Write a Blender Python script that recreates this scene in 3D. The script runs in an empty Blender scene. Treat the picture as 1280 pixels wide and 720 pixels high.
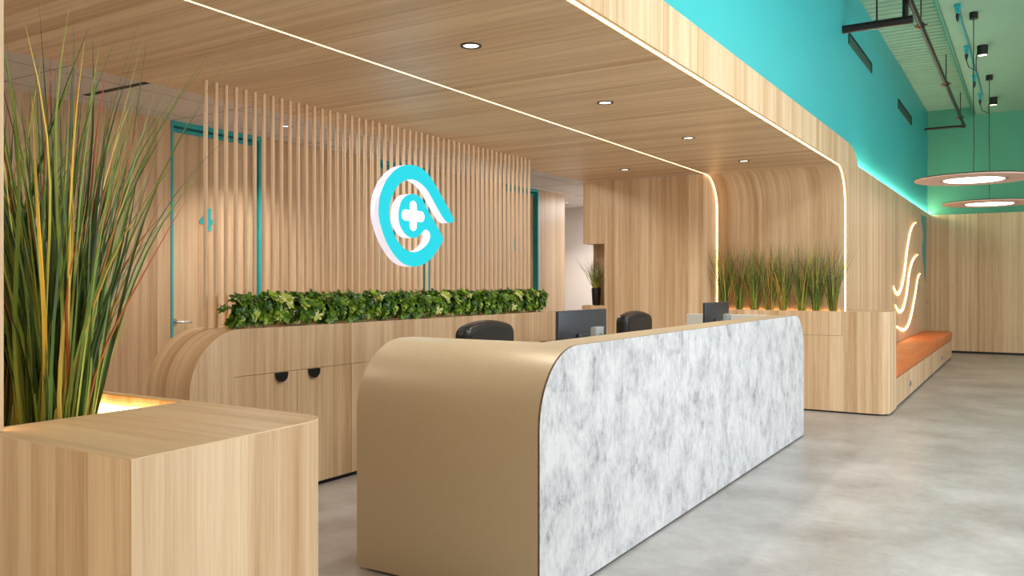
import bpy, bmesh, math, random
from mathutils import Vector, Matrix
C = bpy.context.scene.collection
PI = math.pi

# ------------------------------------------------------------------ camera geometry
F = 1045.0; YAW = math.atan(650/1045); H = 1.38; HY = 354.5
def ray(px, py):
    u = (px-640)/F; v = (HY-py)/F
    return (-math.sin(YAW)+u*math.cos(YAW), math.cos(YAW)+u*math.sin(YAW), v)
def at_x(px, py, x):
    d = ray(px, py); t = x/d[0]; return Vector((x, d[1]*t, H+d[2]*t))
def at_z(px, py, z):
    d = ray(px, py); t = (z-H)/d[2]; return Vector((d[0]*t, d[1]*t, z))

# ------------------------------------------------------------------ materials
def lin(c):
    return tuple(((v/255)/12.92 if v/255 <= .04045 else ((v/255+.055)/1.055)**2.4) for v in c)+(1,)
def newmat(name):
    m = bpy.data.materials.new(name); m.use_nodes = True
    nt = m.node_tree; b = nt.nodes['Principled BSDF']
    return m, nt, b
def node(nt, t, **kw):
    n = nt.nodes.new(t)
    for k, v in kw.items():
        if k in n.inputs.keys(): n.inputs[k].default_value = v
        else: setattr(n, k, v)
    return n
def math_node(nt, op, a, b=None):
    n = nt.nodes.new('ShaderNodeMath'); n.operation = op
    for i, x in enumerate((a, b)):
        if x is None: continue
        if isinstance(x, (int, float)): n.inputs[i].default_value = x
        else: nt.links.new(x, n.inputs[i])
    return n.outputs[0]
def combine(nt, x, y, z):
    n = nt.nodes.new('ShaderNodeCombineXYZ')
    for i, v in enumerate((x, y, z)):
        if isinstance(v, (int, float)): n.inputs[i].default_value = v
        else: nt.links.new(v, n.inputs[i])
    return n.outputs[0]
def plain(name, rgb, rough=.5, metal=0, vary=.06, scale=8, spec=.5, coat=0):
    """one colour with a slight procedural mottling"""
    m, nt, b = newmat(name)
    tc = node(nt, 'ShaderNodeTexCoord'); nz = node(nt, 'ShaderNodeTexNoise', Scale=scale, Detail=3.0)
    nt.links.new(tc.outputs['Object'], nz.inputs['Vector'])
    rp = node(nt, 'ShaderNodeValToRGB'); c = lin(rgb)
    rp.color_ramp.elements[0].position = .3; rp.color_ramp.elements[1].position = .7
    rp.color_ramp.elements[0].color = tuple(v*(1-vary) for v in c[:3])+(1,)
    rp.color_ramp.elements[1].color = tuple(min(1, v*(1+vary)) for v in c[:3])+(1,)
    nt.links.new(nz.outputs['Fac'], rp.inputs['Fac']); nt.links.new(rp.outputs['Color'], b.inputs['Base Color'])
    b.inputs['Roughness'].default_value = rough; b.inputs['Metallic'].default_value = metal
    b.inputs['Specular IOR Level'].default_value = spec; b.inputs['Coat Weight'].default_value = coat
    return m
def glow(name, rgb, strength, base=None):
    m, nt, b = newmat(name)
    b.inputs['Base Color'].default_value = lin(base or rgb)
    b.inputs['Emission Color'].default_value = lin(rgb)
    b.inputs['Emission Strength'].default_value = strength
    return m
def wood(name, c0, c1, rough=.42, plank=8.5, spec=.4):
    m, nt, b = newmat(name)
    uv = node(nt, 'ShaderNodeUVMap'); sep = node(nt, 'ShaderNodeSeparateXYZ')
    nt.links.new(uv.outputs[0], sep.inputs[0]); u, v = sep.outputs[0], sep.outputs[1]
    vo = node(nt, 'ShaderNodeTexVoronoi', voronoi_dimensions='1D'); vo.inputs['Scale'].default_value = 1.0
    nt.links.new(math_node(nt, 'MULTIPLY', u, plank), vo.inputs['W'])
    s2 = node(nt, 'ShaderNodeSeparateColor'); nt.links.new(vo.outputs['Color'], s2.inputs[0])
    rnd, rnd2 = s2.outputs[0], s2.outputs[1]
    vb = node(nt, 'ShaderNodeTexVoronoi', voronoi_dimensions='1D'); vb.inputs['Scale'].default_value = 1.0
    nt.links.new(math_node(nt, 'ADD', math_node(nt, 'MULTIPLY', u, plank*2.6), 7.3), vb.inputs['W'])
    s3 = node(nt, 'ShaderNodeSeparateColor'); nt.links.new(vb.outputs['Color'], s3.inputs[0])
    def nz(su, sv, det):
        n = node(nt, 'ShaderNodeTexNoise', Scale=1.0, Detail=det, Roughness=.6)
        vv = combine(nt, math_node(nt, 'MULTIPLY', u, su),
                     math_node(nt, 'ADD', math_node(nt, 'MULTIPLY', v, sv), math_node(nt, 'MULTIPLY', rnd2, 31.0)),
                     math_node(nt, 'MULTIPLY', rnd, 17.0))
        nt.links.new(vv, n.inputs['Vector']); return n.outputs['Fac']
    g1 = nz(38, .9, 4); g2 = nz(260, 5, 3)
    t = math_node(nt, 'MULTIPLY', rnd, .50)
    t = math_node(nt, 'ADD', t, math_node(nt, 'MULTIPLY', s3.outputs[0], .32))
    t = math_node(nt, 'ADD', t, math_node(nt, 'MULTIPLY', math_node(nt, 'SUBTRACT', g1, .5), 1.25))
    t = math_node(nt, 'ADD', t, math_node(nt, 'MULTIPLY', math_node(nt, 'SUBTRACT', g2, .5), .75))
    t = math_node(nt, 'ADD', t, .02)
    rp = node(nt, 'ShaderNodeValToRGB')
    rp.color_ramp.elements[0].position = 0; rp.color_ramp.elements[0].color = lin(c0)
    rp.color_ramp.elements[1].position = 1; rp.color_ramp.elements[1].color = lin(c1)
    nt.links.new(t, rp.inputs['Fac']); nt.links.new(rp.outputs['Color'], b.inputs['Base Color'])
    rr = math_node(nt, 'ADD', math_node(nt, 'MULTIPLY', g2, .12), rough-.06)
    nt.links.new(rr, b.inputs['Roughness']); b.inputs['Specular IOR Level'].default_value = spec
    bp = node(nt, 'ShaderNodeBump', Strength=.05, Distance=.002)
    nt.links.new(g2, bp.inputs['Height']); nt.links.new(bp.outputs[0], b.inputs['Normal'])
    return m
def marble():
    m, nt, b = newmat('grey_white_stone')
    uv = node(nt, 'ShaderNodeUVMap'); mp = node(nt, 'ShaderNodeMapping'); mp.inputs['Scale'].default_value = (1.2, .85, 1)
    mp.inputs['Rotation'].default_value = (0, 0, .22)
    nt.links.new(uv.outputs[0], mp.inputs[0])
    n1 = node(nt, 'ShaderNodeTexNoise', Scale=4.6, Detail=10.0, Roughness=.74, Distortion=.25)
    n2 = node(nt, 'ShaderNodeTexNoise', Scale=15.0, Detail=8.0, Roughness=.8)
    mp2 = node(nt, 'ShaderNodeMapping'); mp2.inputs['Scale'].default_value = (2.4, 1, 1)
    nt.links.new(uv.outputs[0], mp2.inputs[0])
    nt.links.new(mp.outputs[0], n1.inputs['Vector']); nt.links.new(mp2.outputs[0], n2.inputs['Vector'])
    t = math_node(nt, 'ADD', math_node(nt, 'MULTIPLY', n1.outputs['Fac'], .6), math_node(nt, 'MULTIPLY', n2.outputs['Fac'], .4))
    rp = node(nt, 'ShaderNodeValToRGB'); cr = rp.color_ramp
    cr.elements[0].position = .38; cr.elements[0].color = lin((130, 132, 136))
    cr.elements[1].position = .56; cr.elements[1].color = lin((212, 213, 215))
    e = cr.elements.new(.46); e.color = lin((184, 186, 190))
    nt.links.new(t, rp.inputs['Fac']); nt.links.new(rp.outputs['Color'], b.inputs['Base Color'])
    b.inputs['Roughness'].default_value = .5
    bp = node(nt, 'ShaderNodeBump', Strength=.15, Distance=.003)
    nt.links.new(n2.outputs['Fac'], bp.inputs['Height']); nt.links.new(bp.outputs[0], b.inputs['Normal'])
    return m
def concrete_floor():
    m, nt, b = newmat('grey_concrete_look_tiles')
    tc = node(nt, 'ShaderNodeTexCoord')
    br = node(nt, 'ShaderNodeTexBrick', Scale=1.0)
    br.inputs['Brick Width'].default_value = .92; br.inputs['Row Height'].default_value = .46
    br.inputs['Mortar Size'].default_value = .0016; br.inputs['Mortar Smooth'].default_value = .2
    br.inputs['Color1'].default_value = (.40, .40, .40, 1); br.inputs['Color2'].default_value = (.6, .6, .6, 1)
    br.inputs['Mortar'].default_value = (.3, .3, .3, 1)
    nt.links.new(tc.outputs['Object'], br.inputs['Vector'])
    n1 = node(nt, 'ShaderNodeTexNoise', Scale=1.5, Detail=7.0, Roughness=.62)
    n2 = node(nt, 'ShaderNodeTexNoise', Scale=14.0, Detail=6.0, Roughness=.7)
    for n in (n1, n2): nt.links.new(tc.outputs['Object'], n.inputs['Vector'])
    t = math_node(nt, 'ADD', math_node(nt, 'MULTIPLY', n1.outputs['Fac'], .62), math_node(nt, 'MULTIPLY', n2.outputs['Fac'], .25))
    sc = node(nt, 'ShaderNodeSeparateColor'); nt.links.new(br.outputs['Color'], sc.inputs[0])
    t = math_node(nt, 'ADD', t, math_node(nt, 'MULTIPLY', sc.outputs[0], .16))
    rp = node(nt, 'ShaderNodeValToRGB'); cr = rp.color_ramp
    cr.elements[0].position = .36; cr.elements[0].color = lin((144, 139, 135))
    cr.elements[1].position = .68; cr.elements[1].color = lin((198, 196, 194))
    nt.links.new(t, rp.inputs['Fac']); nt.links.new(rp.outputs['Color'], b.inputs['Base Color'])
    b.inputs['Roughness'].default_value = .33; b.inputs['Specular IOR Level'].default_value = .5
    return m
def foliage(name, cols, rough=.4, axis=None):
    """colour picked per blade or leaf through the random red channel of a vertex colour"""
    m, nt, b = newmat(name)
    a = node(nt, 'ShaderNodeAttribute', attribute_name='pick')
    s = node(nt, 'ShaderNodeSeparateColor'); nt.links.new(a.outputs['Color'], s.inputs[0])
    rp = node(nt, 'ShaderNodeValToRGB'); cr = rp.color_ramp; cr.interpolation = 'LINEAR'
    n = len(cols)
    cr.elements[0].position = 0; cr.elements[0].color = lin(cols[0])
    cr.elements[1].position = 1; cr.elements[1].color = lin(cols[-1])
    for i, c in enumerate(cols[1:-1]):
        e = cr.elements.new((i+1)/(n-1)); e.color = lin(c)
    nt.links.new(s.outputs[0], rp.inputs['Fac']); nt.links.new(rp.outputs['Color'], b.inputs['Base Color'])
    b.inputs['Roughness'].default_value = rough
    return m

M = dict(
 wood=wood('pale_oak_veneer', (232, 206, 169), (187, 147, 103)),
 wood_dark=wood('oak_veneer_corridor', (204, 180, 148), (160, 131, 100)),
 pole=wood('round_oak_dowel', (240, 214, 180), (222, 182, 138), plank=30),
 stone=marble(), floor=concrete_floor(),
 gold=plain('champagne_metal_laminate', (198, 182, 152), .40, .12, .02, 60),
 edge=plain('brown_stone_edge', (112, 88, 66), .7, 0, .3, 60),
 black=plain('black_plastic', (20, 20, 21), .45),
 plinth=plain('black_plinth', (22, 19, 17), .6),
 leather=plain('black_leather', (24, 24, 26), .36, 0, .15, 40),
 tan=plain('tan_leather', (214, 122, 62), .45, 0, .07, 10),
 teal=plain('turquoise_paint', (62, 188, 191), .42, 0, .02, 2),
 tealframe=plain('teal_door_frame', (30, 158, 166), .45, 0, .03, 6),
 sage=plain('sage_green_paint', (128, 164, 144), .7, 0, .03, 3),
 tealfar=plain('turquoise_warm_tint', (80, 158, 132), .65, 0, .03, 3),  # the far wall's turquoise, greened for warm light; beam and slats share it
 grey_ceiling=plain('grey_ceiling_tile', (214, 207, 201), .85, 0, .03, 90),
 white=plain('white_wall_paint', (214, 208, 204), .8, 0, .01, 3),
 offwhite=plain('light_grey_laminate', (214, 214, 208), .5, 0, .02, 3),
 line=plain('dark_joint', (96, 88, 82), .9),
 seam=plain('brown_joint', (120, 92, 68), .9),
 soil=plain('dark_soil', (30, 22, 16), .95, 0, .4, 60),
 chrome=plain('brushed_chrome', (200, 200, 202), .22, 1.0, .03, 30),
 steel=plain('dark_pipe_metal', (40, 30, 27), .45, .3, .2, 20),
 orange=plain('orange_clip', (214, 82, 30), .5),
 monitor=plain('dark_grey_monitor_plastic', (46, 52, 60), .38, 0, .04, 30),
 screen=plain('dark_screen', (10, 10, 12), .15),
 silver=plain('silver_grey_plastic', (150, 156, 158), .4),
 pot=plain('black_vase', (16, 15, 15), .4),
 pink=plain('rose_beige_metal', (232, 205, 192), .5, 0, .03, 20),
 warm=glow('warm_led', (255, 200, 138), 5),
 warm2=glow('warm_led_bright', (255, 206, 142), 6.5),
 cove=glow('cove_led', (255, 240, 206), 44),
 lamp=glow('downlight_lens', (255, 240, 220), 3),
 pend=glow('pendant_diffuser', (255, 236, 224), 5),
 cyan=glow('cyan_sign_face', (0, 222, 236), .62, (0, 70, 80)),
 signwhite=glow('white_sign_side', (236, 236, 255), .5, (200, 200, 205)),
 plus=glow('white_sign_cross', (255, 255, 255), 1.6),
 grass=foliage('ornamental_grass_blade', [(46, 72, 34), (84, 116, 46), (134, 158, 62), (184, 192, 80), (222, 208, 92), (208, 128, 66), (164, 76, 50)]),
 leaf=foliage('glossy_leaf', [(48, 92, 22), (100, 146, 38), (152, 190, 58), (198, 220, 92), (230, 236, 164)], .28),
 feather=plain('cream_seed_head', (214, 200, 180), .9),
 stem=plain('brown_stem', (92, 60, 36), .8),
)

# ------------------------------------------------------------------ mesh helpers
class MB:
    def __init__(self):
        self.bm = bmesh.new(); self.uv = self.bm.loops.layers.uv.new('UVMap'); self.mats = []
    def slot(self, m):
        if m not in self.mats: self.mats.append(m)
        return self.mats.index(m)
    def face(self, vs, uvs, mat, smooth=False):
        try: f = self.bm.faces.new(vs)
        except ValueError: return None
        for l, t in zip(f.loops, uvs): l[self.uv].uv = t
        f.material_index = self.slot(mat); f.smooth = smooth
        return f
    def prism(self, poly, axis, a0, a1, mat, grain='arc', swap=False, smooth=None, capmat=None, caps=True):
        """closed 2D outline pushed along an axis. x:(y,z) y:(x,z) z:(x,y).  smooth: set of side indices"""
        def mk(p, a): return {'x': (a, p[0], p[1]), 'y': (p[0], a, p[1]), 'z': (p[0], p[1], a)}[axis]
        n = len(poly)
        lo = [self.bm.verts.new(mk(p, a0)) for p in poly]; hi = [self.bm.verts.new(mk(p, a1)) for p in poly]
        cu = [(p[1], p[0]) if swap else (p[0], p[1]) for p in poly]
        if caps:
            self.face(lo[::-1], cu[::-1], capmat or mat); self.face(hi, cu, capmat or mat)
        s = 0
        for i in range(n):
            j = (i+1) % n; d = math.dist(poly[i], poly[j])
            if grain == 'arc': u = [(a0, s), (a0, s+d), (a1, s+d), (a1, s)]
            else: u = [(s, a0), (s+d, a0), (s+d, a1), (s, a1)]
            self.face([lo[i], lo[j], hi[j], hi[i]], u, mat, bool(smooth))
            s += d
        return self
    def box(self, x0, x1, y0, y1, z0, z1, mat, grain='z'):
        v = [self.bm.verts.new((x, y, z)) for x in (x0, x1) for y in (y0, y1) for z in (z0, z1)]
        gi = 'xyz'.index(grain)
        for idx, nax in (((0, 1, 3, 2), 0), ((4, 6, 7, 5), 0), ((0, 4, 5, 1), 1), ((2, 3, 7, 6), 1), ((0, 2, 6, 4), 2), ((1, 5, 7, 3), 2)):
            fx = [k for k in range(3) if k != nax]
            va = gi if gi in fx else fx[1]; ua = [k for k in fx if k != va][0]
            self.face([v[k] for k in idx], [(v[k].co[ua], v[k].co[va]) for k in idx], mat)
        return self
    def tube(self, pts, r, mat, seg=10, caps=True, rad=None):
        pts = [Vector(p) for p in pts]; rings = []; s = 0; prev = None
        for i, p in enumerate(pts):
            d = (pts[min(i+1, len(pts)-1)]-pts[max(i-1, 0)]).normalized()
            if prev is None:
                up = Vector((0, 0, 1)) if abs(d.z) < .9 else Vector((1, 0, 0))
                a = d.cross(up).normalized()
            else: a = (prev-d*prev.dot(d)).normalized()
            prev = a; b = d.cross(a); rr = rad[i] if rad else r
            if i: s += (p-pts[i-1]).length
            rings.append(([self.bm.verts.new(p+a*rr*math.cos(t)+b*rr*math.sin(t)) for t in [2*PI*k/seg for k in range(seg)]], s, rr))
        for (r0, s0, q0), (r1, s1, q1) in zip(rings, rings[1:]):
            for k in range(seg):
                l = (k+1) % seg; w = 2*PI*r/seg
                self.face([r0[k], r0[l], r1[l], r1[k]], [(k*w, s0), (k*w+w, s0), (k*w+w, s1), (k*w, s1)], mat, True)
        if caps:
            for rg in (rings[0][0][::-1], rings[-1][0]): self.face(rg, [(v.co.x, v.co.y) for v in rg], mat)
        return self
    def lathe(self, prof, mat, seg=32, c=(0, 0, 0), smooth=True):
        rings = []
        for r, z in prof:
            rings.append([self.bm.verts.new((c[0]+r*math.cos(2*PI*k/seg), c[1]+r*math.sin(2*PI*k/seg), c[2]+z)) for k in range(seg)] if r > 1e-6
                         else [self.bm.verts.new((c[0], c[1], c[2]+z))])
        for a, b in zip(rings, rings[1:]):
            for k in range(seg):
                l = (k+1) % seg
                vs = [a[k % len(a)], a[l % len(a)], b[l % len(b)], b[k % len(b)]]
                q = []
                for v in vs:
                    if v not in q: q.append(v)
                if len(q) > 2: self.face(q, [(v.co.x, v.co.y) for v in q], mat, smooth)
        return self
    def build(self, name, parent=None, bevel=0, seg=2, recalc=True):
        if recalc: bmesh.ops.recalc_face_normals(self.bm, faces=self.bm.faces)
        me = bpy.data.meshes.new(name); self.bm.to_mesh(me); self.bm.free()
        if any(p.use_smooth for p in me.polygons): me.set_sharp_from_angle(angle=math.radians(38))
        for m in self.mats: me.materials.append(m)
        o = bpy.data.objects.new(name, me); C.objects.link(o)
        if parent: o.parent = parent
        if bevel:
            b = o.modifiers.new('bevel', 'BEVEL'); b.width = bevel; b.segments = seg; b.limit_method = 'ANGLE'; b.angle_limit = math.radians(40)
            if seg > 2:
                b.harden_normals = False
                for p in me.polygons: p.use_smooth = True
        return o
def rebase(o, loc):
    """move a mesh's origin to loc while its shape stays where it is (also relative to its parent's origin)"""
    o.data.transform(Matrix.Translation(-Vector(loc))); o.location = loc
def tag(o, label, cat, group=None, kind=None):
    o['label'] = label; o['category'] = cat
    if group: o['group'] = group
    if kind: o['kind'] = kind
    return o
def thing(name, label, cat, loc=(0, 0, 0), group=None, rz=0):
    o = bpy.data.objects.new(name, None); C.objects.link(o); o.location = loc; o.rotation_euler.z = rz
    o.empty_display_size = .1
    return tag(o, label, cat, group)
def adopt(root, *parts):
    """parts were modelled in world coordinates: make them relative to the root's base"""
    for p in parts:
        p.data.transform(Matrix.Translation(-Vector(root.location))); p.parent = root
def struct(o):
    o['kind'] = 'structure'; return o
def dup(root, loc, rz=None, label=None, group=None):
    r = root.copy(); C.objects.link(r); r.location = loc
    if rz is not None: r.rotation_euler.z = rz
    if label: r['label'] = label
    if group: r['group'] = group
    for ch in list(root.children):
        c = ch.copy(); C.objects.link(c); c.parent = r
        for g in ch.children:
            d = g.copy(); C.objects.link(d); d.parent = c
    return r
def arc(cx, cy, r, a0, a1, n=12):
    return [(cx+r*math.cos(math.radians(a0+(a1-a0)*i/n)), cy+r*math.sin(math.radians(a0+(a1-a0)*i/n))) for i in range(n+1)]

# ------------------------------------------------------------------ key measures
ZC = 2.65           # timber soffit
XF = -1.735         # outer face of portal and of the bench wall
XI = -3.21          # inner light line
YN, YFAR, R = .885, 9.85, .40
YEND = 18.84

# ================================================================== SETTING
struct(MB().box(-10, 6.2, -5.2, 19.2, -.1, 0, M['floor']).build('floor'))
# far wall: oak below, turquoise with warm light in its colour above
struct(MB().box(-1.9, 6.1, YEND, YEND+.1, 0.04, 2.762, M['wood']).build('wall_far'))
struct(MB().box(-1.9, 6.1, YEND+.012, YEND+.1, 2.762, 5.2, M['tealfar']).build('wall_far_upper'))
struct(MB().box(-1.735, 6.1, YEND-.004, YEND+.02, 0, .04, M['plinth']).build('baseboard_far'))
# turquoise wall above the portal
struct(MB().box(-2.0, -1.80, .60, YEND+.02, 2.685, 5.2, M['teal']).build('wall_turquoise'))
struct(MB().box(-2.0, -1.80, -5.2, .60, 0, 5.2, M['wood']).build('wall_left'))
# oak wall behind the bench
wl = MB()
wl.prism([(10.49, 0), (YEND, 0), (YEND, 2.76), (10.49, 2.76)], 'x', -1.798, XF, M['wood'], grain='axis')
struct(wl.build('wall_bench'))
# right-hand wall with window openings, rear wall with openings
RX = 5.0
wr = MB()
wins = [(-3.6, -0.6), (3.0, 5.1), (5.6, 9.4), (10.2, 13.0), (14.4, 17.2)]
ys = [-5.2]+[v for w in wins for v in w]+[19.2]
for a, b in zip(ys[0::2], ys[1::2]): wr.box(RX, RX+.2, a, b, 0, 5.2, M['white'])
for a, b in wins:
    wr.box(RX, RX+.2, a, b, 0, .25, M['white']); wr.box(RX, RX+.2, a, b, 3.5, 5.2, M['white'])
struct(wr.build('wall_right'))
for i, (a, b) in enumerate(wins):
    f = MB()
    for y in (a, (a+b)/2-.03, b-.06): f.box(RX+.06, RX+.14, y, y+.06, .25, 3.5, M['black'])
    for z in (.25, 3.44): f.box(RX+.06, RX+.14, a, b, z, z+.06, M['black'])
    struct(f.build('window_%d' % (i+1)))
wb = MB()
wb.box(-2.0, -.9, -5.2, -5.0, 0, 5.2, M['white']).box(3.4, RX+.2, -5.2, -5.0, 0, 5.2, M['white'])
wb.box(-.9, 3.4, -5.2, -5.0, 0, .2, M['white']).box(-.9, 3.4, -5.2, -5.0, 3.4, 5.2, M['white'])
struct(wb.build('wall_back'))
# ceilings of the tall space: corrugated deck by the turquoise wall, plaster ceiling beyond a beam
cd = MB(); p = .17; n = int(24.2/p); prev = None
for i in range(n):
    y = -5.2+i*p
    for dy, z in ((0, 4.87), (.07, 4.87), (.085, 4.888), (.155, 4.888)):
        cur = (cd.bm.verts.new((-1.85, y+dy, z)), cd.bm.verts.new((-.95, y+dy, z)))
        if prev: cd.face([prev[0], cur[0], cur[1], prev[1]], [(0, 0)]*4, M['sage'])
        prev = cur
struct(cd.build('ceiling_corrugated'))
struct(MB().box(-.95, 1.4, -5.2, 19.0, 4.72, 4.85, M['sage']).build('ceiling'))
struct(MB().box(1.4, 5.2, -5.2, 19.0, 4.72, 4.85, M['white']).build('ceiling_white'))
struct(MB().box(-2.0, 5.2, -5.2, 19.0, 4.93, 5.0, M['sage']).build('ceiling_upper'))
bm_ = MB().box(-.985, -.95, -5.2, YEND, 4.69, 4.90, M['tealfar']); struct(bm_.build('trim_beam'))

# ---- corridor behind the screen
XB = -6.35; ZG = 2.80
doors = [(4.60, 5.60, '4'), (7.30, 8.27, '5'), (10.0, 10.97, '6')]
cw = MB(); ys = [.9]+[v for d in doors for v in d[:2]]+[11.81]
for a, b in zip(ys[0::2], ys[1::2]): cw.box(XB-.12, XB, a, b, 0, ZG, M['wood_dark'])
struct(cw.build('wall_corridor'))
for i, (a, b, ch) in enumerate(doors):
    leaf = MB().box(XB-.11, XB-.07, a+.03, b-.03, .01, ZG-.08, M['wood_dark']).build('door_%d' % (i+1)); struct(leaf)
    fr = MB()
    fr.box(XB-.12, XB+.006, a-.001, a+.022, 0, ZG-.001, M['tealframe']); fr.box(XB-.12, XB+.006, b-.03, b+.001, 0, ZG-.001, M['tealframe'])
    fr.box(XB-.12, XB+.006, a+.022, b-.03, ZG-.04, ZG-.001, M['tealframe'])
    fr.box(XB-.12, XB-.05, a+.022, b-.03, ZG-.085, ZG-.052, M['tealframe'])
    adopt(leaf, fr.build('door_frame'))
    h = MB(); hx = XB-.07; hy = a+.075; hz = 1.04
    h.tube([(hx, hy, hz), (hx+.012, hy, hz)], .036, M['chrome'], 20)
    h.tube([(hx+.01, hy, hz), (hx+.05, hy, hz), (hx+.062, hy+.015, hz), (hx+.062, hy+.14, hz-.002)], .0115, M['chrome'], 12)
    adopt(leaf, h.build('door_handle'))
    cu = bpy.data.curves.new('n', 'FONT'); cu.body = ch; cu.size = .27; cu.extrude = .002; cu.offset = .010
    cu.align_x = 'CENTER'; cu.align_y = 'CENTER'
    to = bpy.data.objects.new('n', cu); C.objects.link(to); bpy.context.view_layer.update()
    me = bpy.data.meshes.new_from_object(to.evaluated_get(bpy.context.evaluated_depsgraph_get())); bpy.data.objects.remove(to)
    me.transform(Matrix(((0, 0, 1, XB-.066), (1, 0, 0, a+.42), (0, 1, 0, 1.955), (0, 0, 0, 1))))
    me.materials.clear(); me.materials.append(M['tealframe'])
    num = bpy.data.objects.new('door_number', me); C.objects.link(num); num.parent = leaf
struct(MB().box(XB-.3, XB-.12, .9, 11.69, 0, 3, M['wood_dark']).build('wall_corridor_backing'))
struct(MB().box(-9.5, -4.62, 13.9, 14.0, 0, ZG, M['white']).build('wall_end'))
struct(MB().box(-9.5, XB-.12, 11.69, 11.81, 0, ZG, M['wood_dark']).build('wall_corridor_return'))
struct(MB().box(-9.6, -9.5, 11.69, 14.0, 0, ZG, M['white']).build('wall_corridor_side'))
struct(MB().box(-4.74, -4.62, 9.98, 13.9, 0, ZG, M['white']).build('wall_passage'))
struct(MB().box(-9.5, -4.72, .7, 14.0, ZG, ZG+.08, M['grey_ceiling']).build('ceiling_corridor'))
tl = MB()
for x in (-6.13, -5.53, -4.93): tl.box(x-.002, x+.002, .9, 13.9, ZG-.0015, ZG, M['line'])
for k in range(8): tl.box(-6.34, -4.74, 1.6+k*1.5, 1.604+k*1.5, ZG-.0015, ZG, M['line'])
struct(tl.build('trim_ceiling_joints'))
struct(MB().box(-4.80, -4.742, .9, 9.36, 2.67, ZG, M['wood']).build('trim_canopy_edge'))
# near end wall: closes corridor, behind the near planter
struct(MB().box(XB-.3, -1.80, .60, .80, 0, ZG+.3, M['white']).build('wall_near'))

# ---- oak wall block at the far end of the reception, with a niche
wk = MB(); XL = -4.78
wk.box(-4.49, XI-.015, 9.38, 9.97, 0, ZC-.002, M['wood'])
wk.box(XL, -4.49, 9.38, 9.97, 1.875, ZC-.002, M['wood'])
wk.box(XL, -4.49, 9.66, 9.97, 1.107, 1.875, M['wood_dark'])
wk.box(XL-.02, -4.49, 9.38, 9.97, 0, 1.107, M['wood'])
struct(wk.build('wall_reception'))

# ================================================================== PORTAL (canopy)
def inner_path(off=0.0):
    """portal profile (y,z) from the near planter up, across and down; off>0 grows outward"""
    r = R+off
    return ([(YN-off, 1.087)] + arc(YN+R, ZC-R, r, 180, 90, 14) + arc(YFAR-R, ZC-R, r, 90, 0, 14) + [(YFAR+off, 1.0)])
por = thing('timber_portal', 'oak-lined portal canopy curving down to the planters around the reception', 'canopy', (-1.8, .87, 1.087))
pi, po = inner_path(), inner_path(.028)
def shell(x0, x1, p0, p1, name, mat):
    """strip between two profiles, planks across the ceiling, upright on the legs"""
    m = MB(); s = 0
    for i in range(len(p0)-1):
        d = math.dist(p0[i], p0[i+1])
        flat = abs(p0[i][1]-p0[i+1][1]) < 1e-4
        a, b, c, e = p0[i], p0[i+1], p1[i+1], p1[i]
        vin = [m.bm.verts.new((x, q[0], q[1])) for x, q in ((x0, a), (x0, b), (x1, b), (x1, a))]
        uv = [(a[0], x0), (b[0], x0), (b[0], x1), (a[0], x1)] if flat else [(x0+40, s), (x0+40, s+d), (x1+40, s+d), (x1+40, s)]
        m.face(vin, uv, mat, True)
        vo = [m.bm.verts.new((x, q[0], q[1])) for x, q in ((x0, e), (x0, c), (x1, c), (x1, e))]
        m.face(vo[::-1], uv[::-1], mat)
        for x, k in ((x0, 0), (x1, 1)):
            vs = [m.bm.verts.new((x, q[0], q[1])) for q in (a, b, c, e)]
            m.face(vs if k else vs[::-1], [(q[0], q[1]) for q in (a, b, c, e)], mat)
        s += d
    bmesh.ops.remove_doubles(m.bm, verts=m.bm.verts, dist=1e-5)
    return m.build(name)
s1 = shell(XI, -1.772, pi, po, 'lining_panel', M['wood'])
led_in = shell(XI-.014, XI, pi, inner_path(.012), 'light_strip', M['warm'])
led_out = shell(-1.772, -1.760, inner_path(.004), inner_path(.016), 'light_strip', M['warm2'])
groove = shell(-1.760, XF-.012, inner_path(.010), inner_path(.03), 'groove_lining', M['wood'])
sf = MB().box(-4.742, XI-.014, YN, 9.379, ZC, ZC+.028, M['wood'], 'x').build('soffit_panel')
# fascia with its curved foot at the far end
fi = inner_path(.008)
fo = [(10.489, 1.087), (10.489, 2.76)]+[(10.45, 2.83)]+arc(9.95, 2.55, .40, 48, 90, 8)[0:]+[(.95, 2.95)]
fo = [(10.489, 0.0), (10.489, 2.765), (10.43, 2.82), (10.30, 2.885), (10.12, 2.93), (9.9, 2.95)]+[(1.2, 2.95)]+arc(1.2, 2.605, .345, 90, 180, 8)[1:]+[(.855, 1.087)]
fas = MB().prism(fi[:-1]+[(YFAR+.008, 1.087), (YFAR+.008, 0.0)]+fo, 'x', XF-.018, XF, M['wood'], grain='arc').build('fascia_panel')
adopt(por, s1, led_in, led_out, groove, sf, fas)

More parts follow.
